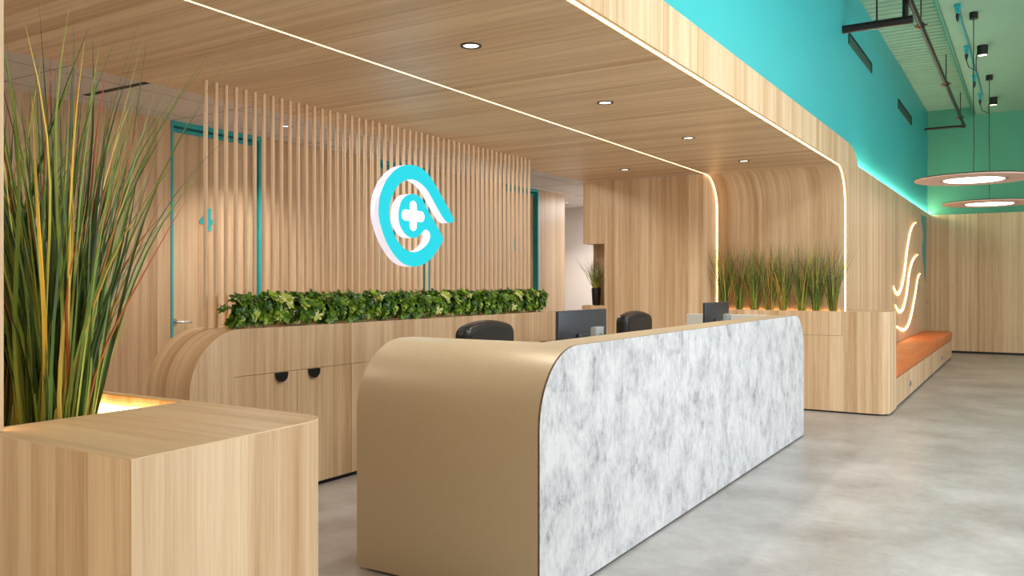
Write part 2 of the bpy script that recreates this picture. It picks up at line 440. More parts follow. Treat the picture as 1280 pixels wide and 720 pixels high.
# recessed downlights in the soffit
def ring_light(root_loc, label, group, name='downlight', r=.056, first=[None]):
    if first[0] is None:
        t = thing(name, label, 'light', root_loc, group)
        MB().lathe([(r*.74, -.001), (r*.78, -.006), (r, -.006), (r, -.001)], M['black'], 32).build('trim_ring', t)
        MB().lathe([(r*.76, -.0015), (r*.62, -.002), (0, -.003)], M['lamp'], 32).build('lens', t, recalc=False)
        first[0] = t; return t
    return dup(first[0], root_loc, None, label, group)
for (x, y, l) in ((-2.54, 3.67, 'recessed round downlight in the timber soffit, nearest to the camera'),
                  (-2.54, 5.32, 'recessed round downlight in the timber soffit, second from the camera'),
                  (-2.54, 6.99, 'recessed round downlight in the timber soffit, third from the camera'),
                  (-2.53, 8.61, 'recessed round downlight in the timber soffit just before the grass planter'),
                  (-3.85, 8.57, 'recessed round downlight in the timber soffit left of the light line')):
    ring_light((x, y, ZC), l, 'soffit downlights')
    s = bpy.data.lights.new('spot', 'SPOT'); s.energy = 34 if x > -3 else 12; s.spot_size = math.radians(125); s.spot_blend = 1; s.color = (1, .92, .82); s.shadow_soft_size = .04
    so = bpy.data.objects.new('downlight_beam', s); C.objects.link(so); so.location = (x, y, ZC-.02)
for (px, py, l) in ((358, 157.5, 'small recessed spotlight in the grey corridor ceiling behind the poles'),
                    (709, 253, 'small recessed spotlight in the grey ceiling by the white end wall')):
    q = at_z(px, py, ZG); t = ring_light((q.x, q.y, ZG), l, 'corridor spotlights')
    s = bpy.data.lights.new('spot', 'SPOT'); s.energy = 90; s.spot_size = math.radians(120); s.spot_blend = .8; s.color = (1, .9, .8); s.shadow_soft_size = .05
    so = bpy.data.objects.new('corridor_beam', s); C.objects.link(so); so.location = (q.x, q.y, ZG-.02)
sd = MB().box(-6.05, -4.76, 3.628, 3.668, ZG-.006, ZG-.0005, M['line'])
sd.box(-6.03, -4.78, 3.638, 3.644, ZG-.008, ZG-.006, M['black']); sd.box(-6.03, -4.78, 3.650, 3.656, ZG-.008, ZG-.006, M['black'])
tag(sd.build('slot_diffuser'), 'long thin slot air diffuser in the grey ceiling behind the tall grass', 'air vent')

# ================================================================== POLE SCREEN
pm = MB().tube([(0, 0, 0), (0, 0, ZC-1.101)], .0135, M['pole'], 14).build('timber_pole')
pm.location = (-4.38, 3.421, 1.101)
tag(pm, 'slim round oak pole of the screen between cabinet top and soffit', 'pole', 'round poles of the screen')
for k in range(1, 52):
    o = pm.copy(); C.objects.link(o); o.location = (-4.38, 3.421+k*.0774, 1.101)

# ================================================================== BACK CABINET
cab = thing('storage_cabinet', 'long low oak storage cabinet with rounded end and black pulls under the pole screen', 'cabinet', (-4.33, 5.3, 0))
CZ = 1.10; CY0, CY1 = 3.115, 7.62
prof = [(CY0, .03)]+arc(CY0+.37, CZ-.37, .37, 180, 90, 16)+[(CY1, CZ), (CY1, .03)]
body = MB().prism(prof, 'x', -4.53, -4.152, M['wood'], 'arc', smooth=set(range(1, 17))).build('body')
front = [(3.43, .03), (CY0, .03)]+arc(CY0+.37, CZ-.37, .37, 180, 90, 16)+[(CY1, CZ), (CY1, .03), (7.59, .03), (7.59, .81), (3.43, .81)]
fp = MB().prism(front, 'x', -4.152, -4.13, M['wood'], 'arc', smooth=set(range(2, 18))).build('front_panel')
pl = MB().box(-4.50, -4.16, CY0+.03, CY1-.02, 0, .03, M['plinth']).build('plinth')
strip = MB().box(-4.335, -4.318, 3.56, 7.36, CZ, CZ+.006, M['warm']).build('light_strip')
rail = MB().box(-4.318, -4.312, 3.54, 7.38, CZ, CZ+.016, M['wood'], 'y').build('rail')
adopt(cab, body, fp, pl, strip, rail)
dd = None
for k in range(8):
    y0 = 3.43+k*.52+.0018; y1 = 3.43+(k+1)*.52-.0018
    left = k % 2 == 0
    d = MB().box(-4.150, -4.1305, y0, y1, .032, .807, M['wood']).build('door')
    hy = (y1-.145) if left else (y0+.14)
    hp = [(hy-.048, .806)]+[(hy-.048+.002, .79)]+arc(hy, .792, .046, 180, 360, 12)[1:-1]+[(hy+.046, .79), (hy+.048, .806)]
    hh = MB().prism(hp, 'x', -4.130, -4.108, M['black'], smooth=set(range(1, 13))).build('handle')
    adopt(cab, d); hh.data.transform(Matrix.Translation(-Vector(cab.location))); hh.parent = d

# hedge of leafy plants on the cabinet
def pick_layer(m): return m.bm.loops.layers.color.new('pick')
def add_leaf(m, lay, base, direction, up, L, W, pick, mat, curl=.2):
    d = direction.normalized(); s = d.cross(up)
    if s.length < 1e-3: s = Vector((1, 0, 0))
    s.normalize(); nrm = s.cross(d)
    prof = ((0, .12), (.35, .75), (.68, 1.0), (.9, .62), (1, .05))
    rows = []
    for t, w in prof:
        c = base+d*L*t-nrm*(curl*L*t*t)
        rows.append((m.bm.verts.new(c-s*W*w*.5+nrm*W*w*.16), m.bm.verts.new(c), m.bm.verts.new(c+s*W*w*.5+nrm*W*w*.16)))
    for a, b in zip(rows, rows[1:]):
        for k in (0, 1):
            f = m.face([a[k], a[k+1], b[k+1], b[k]], [(0, 0)]*4, mat, True)
            if f:
                for l in f.loops: l[lay] = (pick, pick, pick, 1)
def hedge_mesh(seed, wd):
    rnd = random.Random(seed); m = MB(); lay = pick_layer(m)
    for k in range(78):
        c = Vector((rnd.uniform(-.075, .075), rnd.uniform(-wd*.42, wd*.42), rnd.uniform(.035, .20)))
        out = Vector((c.x*6+.45, c.y*1.2+rnd.uniform(-.4, .4), (c.z-.08)*7+rnd.uniform(-.2, .3))).normalized()
        nl = rnd.randint(5, 7); a0 = rnd.uniform(0, 6.28)
        t1 = out.cross(Vector((0, 0, 1))).normalized(); t2 = out.cross(t1)
        base_pick = min(1, max(0, rnd.gauss(.42, .24)))
        for q in range(nl):
            a = a0+2*PI*q/nl; rad = t1*math.cos(a)+t2*math.sin(a)
            d = rad*.85+out*rnd.uniform(.15, .7)
            add_leaf(m, lay, c, d, out, rnd.uniform(.034, .052), rnd.uniform(.022, .031), min(1, max(0, base_pick+rnd.uniform(-.15, .15))), M['leaf'], .15)
    return m
hv = []
N = 20; step = (7.36-3.46)/N
for k in range(N):
    y = 3.46+(k+.5)*step
    if k < 6:
        t = thing('leafy_plant', 'bushy green small-leaved plant of the hedge along the cabinet top', 'plant', (-4.215, y, CZ), 'hedge plants on the cabinet')
        hedge_mesh(k+3, step*.98).build('foliage', t, recalc=False)
        MB().tube([(.062, -.07, .0), (.062, -.07, .09)], .0025, M['stem'], 6).build('stem', t)
        hv.append(t)
    else: dup(hv[(k*5+1) % 6], (-4.215, y, CZ))

# ================================================================== ILLUMINATED SIGN
XS = -4.28; DP = .085
def sg(pts, x=XS): 
    out = []
    for a, b in pts:
        q = at_x(460+a/10.283, 200+b/10.283, x); out.append((q.y, q.z))
    return out
def smooth_closed(P, corners=(), n=3):
    out = []; L = len(P)
    for i in range(L):
        p0, p1, p2, p3 = P[i-1], P[i], P[(i+1) % L], P[(i+2) % L]
        if i in corners: p0 = p1
        if (i+1) % L in corners: p3 = p2
        for k in range(n):
            t = k/n
            out.append(tuple(.5*((2*p1[j])+(-p0[j]+p2[j])*t+(2*p0[j]-5*p1[j]+4*p2[j]-p3[j])*t*t+(-p0[j]+3*p1[j]-3*p2[j]+p3[j])*t**3) for j in (0, 1)))
    return out
G = [(1112,766),(1085,715),(1000,560),(900,380),(830,260),(770,180),(700,115),(620,75),(530,60),(450,75),(380,110),(300,180),(235,270),(185,370),(155,480),(142,590),(140,668),(150,768),(175,868),(215,988),(260,1088),(320,1188),(400,1288),(480,1343),(560,1366),(620,1368),(700,1345),(770,1305),(830,1250),(880,1180),(930,1100),(960,1050),(968,1018),(958,985),(930,930),(870,820),(800,700),(740,585),(700,510),(650,460),(600,440),(560,436),(510,450),(460,490),(425,550),(405,620),(396,700),(400,768),(415,838),(445,898),(480,948),(525,985),(570,1000),(610,998),(655,975),(688,948),(710,912),(745,893),(780,910),(803,950),(803,1000),(780,1060),(740,1110),(690,1150),(640,1175),(590,1183),(530,1175),(470,1140),(420,1090),(370,1020),(330,940),(300,850),(282,760),(275,668),(282,580),(300,500),(335,410),(380,340),(430,290),(490,260),(540,248),(600,255),(660,285),(720,335),(775,400),(820,480),(870,570),(920,660),(970,744),(1010,792),(1050,810),(1090,797)]
gp = smooth_closed(sg(G), (), 3)
sign = thing('illuminated_sign', 'glowing cyan and white round logo sign with a cross mounted on the pole screen', 'sign', (-4.36, 5.33, 1.5))
s_side = MB().prism(gp, 'x', XS-DP, XS-.004, M['signwhite'], smooth=True).build('sign_body')
s_face = MB().prism(gp, 'x', XS-.004, XS, M['cyan']).build('sign_face')
pc = sg([(580, 718)])[0]
a, l, hgt = .044, .098, .125
def plus_shape(cy, cz, a, L, Hh):
    P = []
    P += [(cy+a*math.cos(t), cz+Hh-a+a*math.sin(t)) for t in [math.radians(k) for k in range(0, 181, 15)]]+[(cy-a, cz+a)]
    P += [(cy-L+a+a*math.cos(t), cz+a*math.sin(t)) for t in [math.radians(k) for k in range(90, 271, 15)]]+[(cy-a, cz-a)]
    P += [(cy+a*math.cos(t), cz-Hh+a+a*math.sin(t)) for t in [math.radians(k) for k in range(180, 361, 15)]]+[(cy+a, cz-a)]
    P += [(cy+L-a+a*math.cos(t), cz+a*math.sin(t)) for t in [math.radians(k) for k in range(-90, 91, 15)]]+[(cy+a, cz+a)]
    return P
plus_p = plus_shape(pc[0], pc[1], .043, .145, .122)
s_plus = MB().prism(plus_p, 'x', XS-.002, XS+.002, M['plus']).build('cross_symbol')
adopt(sign, s_side, s_face, s_plus)

# ================================================================== RECEPTION DESK
desk = thing('reception_desk', 'long reception desk with mottled grey-white stone front and champagne curved ends', 'desk', (-2.27, 5.44, 0))
DX = -1.757; DB = -2.78; DY0, DY1 = 3.045, 7.83; DZ = 1.10
def dprof(y0, y1, z0, r0, r1, top):
    return [(y0, z0)]+arc(y0+r0, top-r0, r0, 180, 90, 16)+arc(y1-r1, top-r1, r1, 90, 0, 16)+[(y1, z0)]
stone = MB().prism(dprof(DY0, DY1, .014, .34, .32, DZ), 'x', DX-.010, DX, M['stone'], smooth=set(range(1, 17)) | set(range(18, 34)), capmat=M['stone'])
for f in stone.bm.faces:
    if abs(f.normal.x) < .5 and len(f.verts) == 4: pass
stone = stone.build('stone_front')
me = stone.data; me.materials.append(M['edge'])
for f in me.polygons:
    if len(f.vertices) == 4: f.material_index = 1
tk = .028
def bent(x0, x1, near):
    o, i = [], []
    if near:
        o = [(DY0, .012)]+arc(DY0+.34, DZ-.34, .34, 180, 90, 18)+[(DY0+.42, DZ)]
        i = [(DY0+.42, DZ-tk)]+arc(DY0+.34, DZ-.34, .34-tk, 90, 180, 18)+[(DY0+tk, .012)]
    else:
        o = [(DY1, .012)]+arc(DY1-.32, DZ-.32, .32, 0, 90, 18)+[(DY1-.36, DZ)]
        i = [(DY1-.36, DZ-tk)]+arc(DY1-.32, DZ-.32, .32-tk, 90, 0, 18)+[(DY1-tk, .012)]
    return MB().prism(o+i, 'x', x0, x1, M['gold'], smooth=set(range(1, 19)) | set(range(21, 39))).build('end_panel')
e1 = bent(DB, DX-.010, True); e2 = bent(-1.985, DX-.010, False)
ct = MB().box(-1.985, DX-.010, DY0+.42, DY1-.36, DZ-tk, DZ, M['gold']).build('counter_top')
ip = MB().prism(dprof(DY0+tk+.001, DY1-tk-.001, .03, .34-tk, .32-tk, DZ-tk-.001), 'x', -1.985, -1.965, M['offwhite']).build('inner_panel')
wt = MB().box(-2.76, -1.985, DY0+tk, DY1-.042, .715, .74, M['offwhite']).build('worktop')
ln = MB().box(DB-.07, -1.985, DY1-.04, DY1-.005, .014, DZ-.012, M['offwhite']).build('return_panel', None, .004)
pb = MB().box(DB+.04, DX-.05, DY0+.03, DY1-.03, 0, .012, M['plinth']).build('plinth')
adopt(desk, stone, e1, e2, ct, ip, wt, ln, pb)

# monitors and small devices
def monitor(yc, x, label, w=.66, rz=0):
    t = thing('computer_monitor', label, 'monitor', (x, yc, .74), 'monitors behind the reception desk', rz)
    h0, h1 = .11, .475
    bz = MB().prism([(-w/2, h0), (w/2, h0), (w/2, h1), (-w/2, h1)], 'x', -.022, .004, M['monitor']).build('housing', t, .008, 3)
    MB().box(-.0235, -.0215, -w/2+.008, w/2-.008, h0+.012, h1-.008, M['screen']).build('screen', t)
    MB().prism([(-.10, h0+.10), (.10, h0+.10), (.10, h0+.22), (-.10, h0+.22)], 'x', .004, .022, M['monitor']).build('rear_bulge', t, .008, 3)
    s = MB(); s.box(.022, .045, -.035, .035, .01, h0+.2, M['black']); s.build('stand', t, .004)
    MB().prism(arc(0, 0, .11, 0, 345, 22), 'z', 0, .01, M['black']).build('stand_base', t, .002)
    return t
monitor(4.712, -2.40, 'black computer monitor nearer the camera, seen from behind above the desk counter')
monitor(7.35, -2.40, 'black computer monitor farther from the camera, seen from behind near the grass planter')
def device(px0, px1, py0, py1, x, label):
    a = at_x(px0, py0, x); b = at_x(px1, py0, x)
    t = thing('desk_device', label, 'device', (x-.02, (a.y+b.y)/2, .74), 'small devices by the monitors')
    w = b.y-a.y
    MB().box(-.02, .02, -w/2, w/2, .0, a.z-.74, M['silver']).build('housing', t, .005, 3)
    r = MB(); zc = a.z-.74-.07
    r.tube([(.0215, w*.28*math.cos(k*PI/12), zc+w*.28*math.sin(k*PI/12)) for k in range(25)], .0018, M['line'], 6, caps=False).build('round_mark', t)
    MB().box(.0195, .0215, -w*.3, w*.3, zc-.085, zc-.05, M['line']).build('slot', t)
device(745.5, 755, 409, 424, -2.20, 'small upright silver-grey device with a round mark beside the nearer monitor')
device(909.5, 914, 392.5, 403, -2.20, 'small upright silver-grey device beside the farther monitor')

# office chairs
def chair():
    t = thing('office_chair', 'black leather office chair behind the desk, nearer the camera left of the monitor', 'chair', (0, 0, 0), 'office chairs behind the desk')
    def rr(w, z0, z1, crown, r=.09, n=8):
        P = arc(-w/2+r, z0+r, r, 180, 270, n)+arc(w/2-r, z0+r, r, 270, 360, n)
        top = arc(w/2-r, z1-r-crown, r, 0, 75, n)
        P += top
        for k in range(1, 8):
            yy = (w/2-r)*(1-2*k/8); P.append((yy, z1-crown*(yy/(w/2-r))**2))
        P += arc(-w/2+r, z1-r-crown, r, 105, 180, n)
        return P
    b = MB().prism(rr(.60, .50, 1.13, .028, .075), 'x', -.125, 0, M['leather'], smooth=True).build('backrest', t, .045, 5)
    sl = [(x, y) for x, y in arc(.40, -.19, .08, 270, 360, 6)+arc(.40, .19, .08, 0, 90, 6)+arc(-.02, .21, .06, 90, 180, 6)+arc(-.02, -.21, .06, 180, 270, 6)]
    MB().prism(sl, 'z', .40, .50, M['leather'], smooth=True).build('seat', t, .035, 4)
    for s in (-1, 1):
        MB().tube([(.0, .27*s, .44), (.05, .30*s, .46), (.06, .31*s, .62), (.10, .31*s, .66), (.32, .31*s, .66)], .02, M['black'], 10).build('armrest', t)
    MB().tube([(.18, 0, .12), (.18, 0, .26)], .03, M['chrome'], 14).tube([(.18, 0, .24), (.18, 0, .41)], .02, M['chrome'], 14).build('column', t)
    MB().box(.02, .30, -.03, .03, .385, .402, M['black']).build('mechanism', t)
    bs = MB()
    for k in range(5):
        a = 2*PI*k/5+.3; bs.tube([(.18, 0, .13), (.18+.30*math.cos(a), .30*math.sin(a), .075)], .022, M['black'], 8, rad=[.028, .016])
    bs.build('star_base', t)
    for k in range(5):
        a = 2*PI*k/5+.3; x, y = .18+.30*math.cos(a), .30*math.sin(a)
        MB().tube([(x-.02*math.sin(a), y+.02*math.cos(a), .03), (x+.02*math.sin(a), y-.02*math.cos(a), .03)], .03, M['black'], 14).tube([(x, y, .04), (x, y, .08)], .009, M['black'], 8).build('caster', t)
    return t
ch = chair(); ch.location = (-3.12, 4.775, 0)
dup(ch, (-3.03, 7.10, 0), 0.0, 'black leather office chair behind the desk, farther from the camera between the two monitors')

# ================================================================== PLANTERS
def grass(name, seed, n, hmin, hmax, lean, base, width, label, group, loc, drift=(0, 0), cat='plant', cols=None):
    rnd = random.Random(seed); m = MB(); lay = pick_layer(m)
    for k in range(n):
        a = rnd.uniform(0, 2*PI); r = base*math.sqrt(rnd.random())
        p = Vector((r*math.cos(a), r*math.sin(a), 0))
        L = rnd.uniform(hmin, hmax)*(1 if rnd.random() > .2 else rnd.uniform(.5, .85))
        a2 = a+rnd.uniform(-.9, .9); ln_ = abs(rnd.gauss(0, lean))+.02
        d = Vector((math.cos(a2)*ln_+drift[0], math.sin(a2)*ln_+drift[1], 1)).normalized()
        bend = Vector((math.cos(a2), math.sin(a2), -.15))*rnd.uniform(0, .24)*(1+1.0*(rnd.random() < .10))
        side = d.cross(Vector((math.cos(a2+rnd.uniform(-1.2, 1.2)), math.sin(a2+rnd.uniform(-1.2, 1.2)), 0)))
        if side.length < .01: side = Vector((1, 0, 0))
        side.normalize(); w0 = width*rnd.uniform(.6, 1.2)
        pk = rnd.choice((.08, .18, .28, .36, .44, .5, .56, .62, .68)) if rnd.random() < .78 else rnd.uniform(.78, 1)
        pk = min(1, max(0, pk+rnd.uniform(-.05, .05)))
        rows = []; seg = 9
        wob = rnd.uniform(-.02, .02)
        for i in range(seg+1):
            t = i/seg; c = p+d*L*t+bend*L*t**2.6+side*wob*math.sin(t*6)
            w = w0*(1-t**2.2)+.0006
            nn = side.cross(d)*w*.35
            rows.append((m.bm.verts.new(c-side*w*.5), m.bm.verts.new(c+nn), m.bm.verts.new(c+side*w*.5)))
        for q0, q1 in zip(rows, rows[1:]):
            for j in (0, 1):
                f = m.face([q0[j], q0[j+1], q1[j+1], q1[j]], [(0, 0)]*4, M['grass'], True)
                for l, tt in zip(f.loops, (rows.index(q0),)*2+(rows.index(q1),)*2):
                    v_ = min(1, pk+.30*max(0, 1-tt/seg*2.5)) if pk < .7 else pk
                    l[lay] = (v_, v_, v_, 1)
    o = m.build(name, None, recalc=False); o.location = loc
    return tag(o, label, cat, group) if label else o

# near planter
pn = thing('planter_box', 'oak planter box in the left foreground with tall grass and a warm light strip', 'planter', (-2.3, 1.1, 0))
PZ = 1.085; XO = -1.80
c1 = MB()
c1.box(-4.6, -1.285, .855, .877, 0, PZ-.003, M['wood'])
front_p = c1.build('front_panel')
sp = [(-1.285, .877), (-1.314, 1.30)]+[(-1.334, 1.34), (-1.374, 1.36)]+[(-1.374, 1.34), (-1.33, 1.30), (-1.307, .877)]
side_p = MB().prism([(-1.285, .8772), (-1.312, 1.29), (-1.320, 1.318), (-1.337, 1.340), (-1.360, 1.354), (-1.385, 1.36), (-1.385, 1.338), (-1.355, 1.33), (-1.34, 1.30), (-1.31, .8772)], 'z', 0, PZ-.003, M['wood'], grain='axis', smooth={1, 2, 3, 4}).build('side_panel')
back_p = MB().box(-4.6, -1.385, 1.338, 1.36, 0, PZ-.003, M['wood']).build('back_panel')
top = MB().prism([(-4.6, .855), (-1.285, .855), (-1.312, 1.29), (-1.320, 1.318), (-1.337, 1.340), (-1.360, 1.354), (-1.385, 1.36), (-4.6, 1.372), (-4.6, 1.345), (XO, 1.338), (XO, .90), (-4.6, .90)], 'z', PZ-.003, PZ, M['wood'], grain='arc', swap=True).build('top_panel')
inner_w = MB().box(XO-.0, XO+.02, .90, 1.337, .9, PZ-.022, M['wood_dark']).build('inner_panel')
soil = MB().box(-4.6, XO, .878, 1.337, .93, .95, M['soil']).build('soil')
lsp = MB().box(-4.0, XO-.02, 1.318, 1.3375, PZ-.052, PZ-.030, M['warm2']).build('light_strip')
adopt(pn, front_p, side_p, back_p, top, inner_w, soil, lsp)
gl = 'grass tufts in the near planter'
for i, (x, y, n, dr, lb) in enumerate(((-1.93, 1.09, 150, (.03, .03), 'tall green and rust ornamental grass tuft in the near planter, closest to its open corner'),
                                   (-2.06, 1.16, 140, (.01, .0), 'tall dark green ornamental grass tuft in the middle of the near planter'),
                                   (-2.24, 1.10, 110, (-.02, .02), 'tall ornamental grass tuft in the near planter beside the timber post'))):
    grass('grass_tuft', 11+i, n, .58, 1.05, .062, .07, .0098, lb, gl, (x, y, .95), dr)

# far planter
pf = thing('planter_box', 'oak planter box with rounded corner holding a row of grasses by the tan bench', 'planter', (-2.2, 9.6, 0))
FX0, FX1, FY = -3.205, -1.26, 9.41
fr_ = MB(); rcn = .13
out = [(FX0, FY+.02), (FX0, FY)]+arc(FX1-rcn, FY+rcn, rcn, 270, 360, 12)+[(FX1, 9.97), (FX1-.02, 9.97)]+arc(FX1-rcn, FY+rcn, rcn-.02, 360, 270, 12)
fr_.prism(out, 'z', .018, PZ-.003, M['wood'], grain='axis', smooth=set(range(2, 14)))
ff = fr_.build('front_panel')
tp = MB().prism([(FX0, FY), ]+arc(FX1-rcn, FY+rcn, rcn, 270, 360, 12)+[(FX1, 9.97), (XF+.001, 9.97), (XF+.001, 9.842), (-1.70, 9.842), (-1.70, FY+.05), (FX0, FY+.05)], 'z', PZ-.003, PZ, M['wood'], grain='arc', swap=True).build('top_panel')
sl_ = MB().box(FX0, -1.72, FY+.021, 9.84, 1.02, 1.045, M['soil']).build('soil')
pk_ = MB().prism([(FX0, FY+.03)]+arc(FX1-rcn, FY+rcn, rcn-.03, 270, 360, 8)+[(FX1-.03, 9.96), (FX1-.05, 9.96), (FX1-.05, FY+.1), (FX0, FY+.06)], 'z', 0, .018, M['plinth']).build('plinth')
sm = MB().box(FX0+.001, -1.717, FY-.0012, FY-.0001, .822, .825, M['seam']).box(-1.717, -1.714, FY-.0012, FY-.0001, .822, PZ, M['seam']).build('panel_joint')
ls2 = MB().box(-3.15, -1.80, 9.825, 9.842, 1.047, 1.062, M['warm']).build('light_strip')
adopt(pf, ff, tp, sl_, pk_, sm, ls2)
gxs = [(906, 1), (924, 2), (943, 3), (962, 4), (979, 5), (1002, 6), (1020, 7), (1041, 8)]
words = ['leftmost, against the light line', 'second from the left', 'third from the left', 'fourth from the left', 'fifth from the left', 'third from the right', 'second from the right', 'rightmost, beside the portal edge']
for (px, sd_), wd in zip(gxs, words):
    d = ray(px, 380); y = 9.64; x = d[0]*y/d[1]
    grass('grass_tuft', 40+sd_, 110, .56, .86, .10, .035, .0066, 'thin green grass tuft in the far planter, '+wd, 'grass tufts in the far planter', (x, y, 1.045))

# vase with dark grass in the niche
q = Vector((-4.66, 9.50, 1.107))
v = thing('potted_grass', 'dark vase of grass with pale feathery heads standing in the wall niche', 'plant', q)
MB().lathe([(0, 0), (.045, 0), (.05, .02), (.06, .2), (.055, .22), (.048, .22), (.048, .20), (0, .2)], M['pot'], 20).build('vase', v)
g = grass('blades', 77, 90, .28, .46, .28, .035, .006, None, None, (0, 0, .2)); g.parent = v
g['label'] = 'dark green arching blades'
pm_ = MB(); 
for (dx, dy, h0_, h1_) in ((-.05, -.02, .38, .54), (-.02, .03, .34, .47), (.03, -.02, .35, .50)):
    pm_.tube([(dx*.3, dy*.3, .2), (dx, dy, h0_)], .0018, M['stem'], 6)
    pm_.tube([(dx, dy, h0_), (dx*1.1, dy, (h0_+h1_)/2), (dx*1.2, dy, h1_)], .01, M['feather'], 8, rad=[.006, .013, .002])
pm_.build('seed_heads', v)

# ================================================================== BENCH
be = thing('bench_seat', 'long built-in bench with tan leather cushions along the oak wall', 'bench', (-1.5, 13.7, 0))
BX = -1.265; B0, B1 = 9.98, 17.45
bb = MB().box(XF+.002, BX, B0, B1, .03, .335, M['wood']).build('base', None)
bpk = MB().box(XF+.002, BX-.03, B0, B1-.03, 0, .03, M['plinth']).build('plinth')
adopt(be, bb, bpk)
nc = 5; cl = (B1-B0)/nc
for k in range(nc):
    cc = MB().box(XF+.004, BX+.012, B0+k*cl+.001, B0+(k+1)*cl-.001, .336, .50, M['tan']).build('cushion', None, .035, 5)
    adopt(be, cc)
    for jj in (1,):
        sx = MB().box(XF+.04, BX-.03, B0+(k+.5)*cl-.0015, B0+(k+.5)*cl+.0015, .4995, .5008, M['edge']).build('seam'); 
        sx.data.transform(Matrix.Translation(-Vector(be.location))); sx.parent = cc
for i, (px, py) in enumerate(((1137.5, 479.5), (1177, 447))):
    p_ = at_x(px, py, BX); t = thing('power_outlet', ('small dark power outlet on the bench base, nearer the planter', 'small dark power outlet on the bench base, nearer the far wall')[i], 'outlet', (BX, p_.y, .16), 'outlets in the bench base')
    MB().box(0, .008, -.05, .05, -.035, .035, M['silver']).build('cover_plate', t, .002)
    MB().box(.008, .010, -.036, .036, -.024, .024, M['black']).build('socket', t)

# wavy wall lights
def wave(pts, label):
    P = [at_x(1100+a/4.235, 260+b/4.235, XF+.012) for a, b in pts]
    out = []
    for i in range(len(P)-1):
        p0, p1, p2, p3 = P[max(i-1, 0)], P[i], P[i+1], P[min(i+2, len(P)-1)]
        for k in range(5):
            t = k/5; out.append(.5*((2*p1)+(-p0+p2)*t+(2*p0-5*p1+4*p2-p3)*t*t+(-p0+3*p1-3*p2+p3)*t**3))
    out.append(P[-1]); n = len(out)
    rad = [.003+.019*min(1, math.sin(PI*min(1, max(0, i/(n-1))))**.55) for i in range(n)]
    m = MB().tube(out, .02, M['warm'], 8, rad=rad)
    for vv in m.bm.verts: vv.co.x = XF+.012+(vv.co.x-(XF+.012))*.45
    o = m.build('wall_light'); rebase(o, P[len(P)//2]); return tag(o, label, 'light', 'wavy wall lights')
wave([(192,77),(178,88),(162,125),(148,200),(140,260),(132,330),(120,400),(108,440),(95,457),(82,440),(72,412)], 'uppermost of three wavy glowing light strips on the oak wall')
wave([(202,247),(187,258),(170,290),(155,350),(147,420),(135,490),(122,535),(106,550),(93,535),(82,512)], 'middle one of three wavy glowing light strips on the oak wall')
wave([(215,346),(202,368),(190,440),(180,500),(166,570),(150,620),(130,645),(110,640),(88,626)], 'lowest of three wavy glowing light strips, just above the tan bench')
# teal sliver, joint and handle of the flush door at the wall's end
tp_ = [at_x(1100+a/4.235, 260+b/4.235, XF) for a, b in ((217,36),(243,48),(242,300),(239,392),(234,350),(228,300),(225,250),(224,200),(229,160),(227,110),(219,70))]
struct(MB().prism([(p.y, p.z) for p in tp_], 'x', XF+.0005, XF+.006, M['tealframe']).build('trim_1'))
dl = MB().box(XF+.0003, XF+.004, 17.86, 18.80, .02, 2.55, M['wood']).build('door_4'); struct(dl)
h = MB().tube([(XF+.004, 18.0, 1.02), (XF+.012, 18.0, 1.02)], .03, M['chrome'], 16).tube([(XF+.012, 18.0, 1.02), (XF+.05, 18.0, 1.02), (XF+.055, 18.12, 1.02)], .010, M['chrome'], 10).build('door_handle'); adopt(dl, h)
# cove strip
cs = MB().box(-1.795, -1.765, 10.52, YEND-.02, 2.762, 2.775, M['cove']).build('cove_light'); rebase(cs, (-1.78, 14.6, 2.762))
tag(cs, 'long greenish white cove light strip on top of the oak wall', 'light')

# ================================================================== HIGH LEVEL SERVICES
def vent(y0, y1, z0, z1, label):
    t = thing('air_vent', label, 'air vent', (-1.80, (y0+y1)/2, z0), 'vents in the turquoise wall'); w = (y1-y0)/2; hh = z1-z0
    fr = MB(); fr.box(0, .012, -w, w, 0, .012, M['black']).box(0, .012, -w, w, hh-.012, hh, M['black']).box(0, .012, -w, -w+.014, .012, hh-.012, M['black']).box(0, .012, w-.014, w, .012, hh-.012, M['black'])
    fr.build('frame', t)
    MB().box(.001, .003, -w+.014, w-.014, .012, hh-.012, M['plinth']).build('backing', t)
    for k in range(3):
        z = hh*(k+1)/4; MB().box(.003, .0045, -w+.014, w-.014, z-.004, z+.004, M['tealfar']).build('slat', t)
vent(10.24, 11.86, 4.15, 4.285, 'dark slotted air vent high on the turquoise wall, nearer one')
vent(14.45, 16.15, 4.15, 4.305, 'dark slotted air vent high on the turquoise wall, farther one')
PX, PZp = -1.11, 4.42
pp = thing('sprinkler_pipe', 'long dark ceiling pipe on threaded hangers turning to the turquoise wall', 'pipe', (PX, 13, PZp))
run = MB().tube([(PX, 4, PZp), (PX, 18.28, PZp)], .028, M['steel'], 14).build('pipe_run')
elb = MB().tube([(PX, 18.24, PZp), (PX, 18.30, PZp), (PX-.05, 18.3, PZp)], .036, M['steel'], 14).build('elbow')
br_ = MB().tube([(PX-.04, 18.3, PZp), (-1.80, 18.3, PZp)], .024, M['steel'], 14).build('branch_pipe')
adopt(pp, run, elb, br_)
for y in (6.2, 10.9, 14.3, 17.3):
    hg = MB().tube([(PX, y-.03, PZp), (PX, y+.03, PZp)], .040, M['steel'], 14).tube([(PX+.0, y, PZp+.03), (PX+.0, y, 4.87)], .007, M['steel'], 8)
    hg.tube([(PX-.07, y, PZp+.0), (PX+.07, y, PZp+.0)], .008, M['steel'], 8)
    hg = hg.build('hanger'); oc = MB().box(PX-.045, PX-.025, y-.06, y-.03, PZp-.045, PZp-.01, M['orange']).build('clip')
    adopt(pp, hg, oc)
ra, rb = at_x(1057, 36, -1.80), None
zc_ = 4.22; yc_ = 9.90
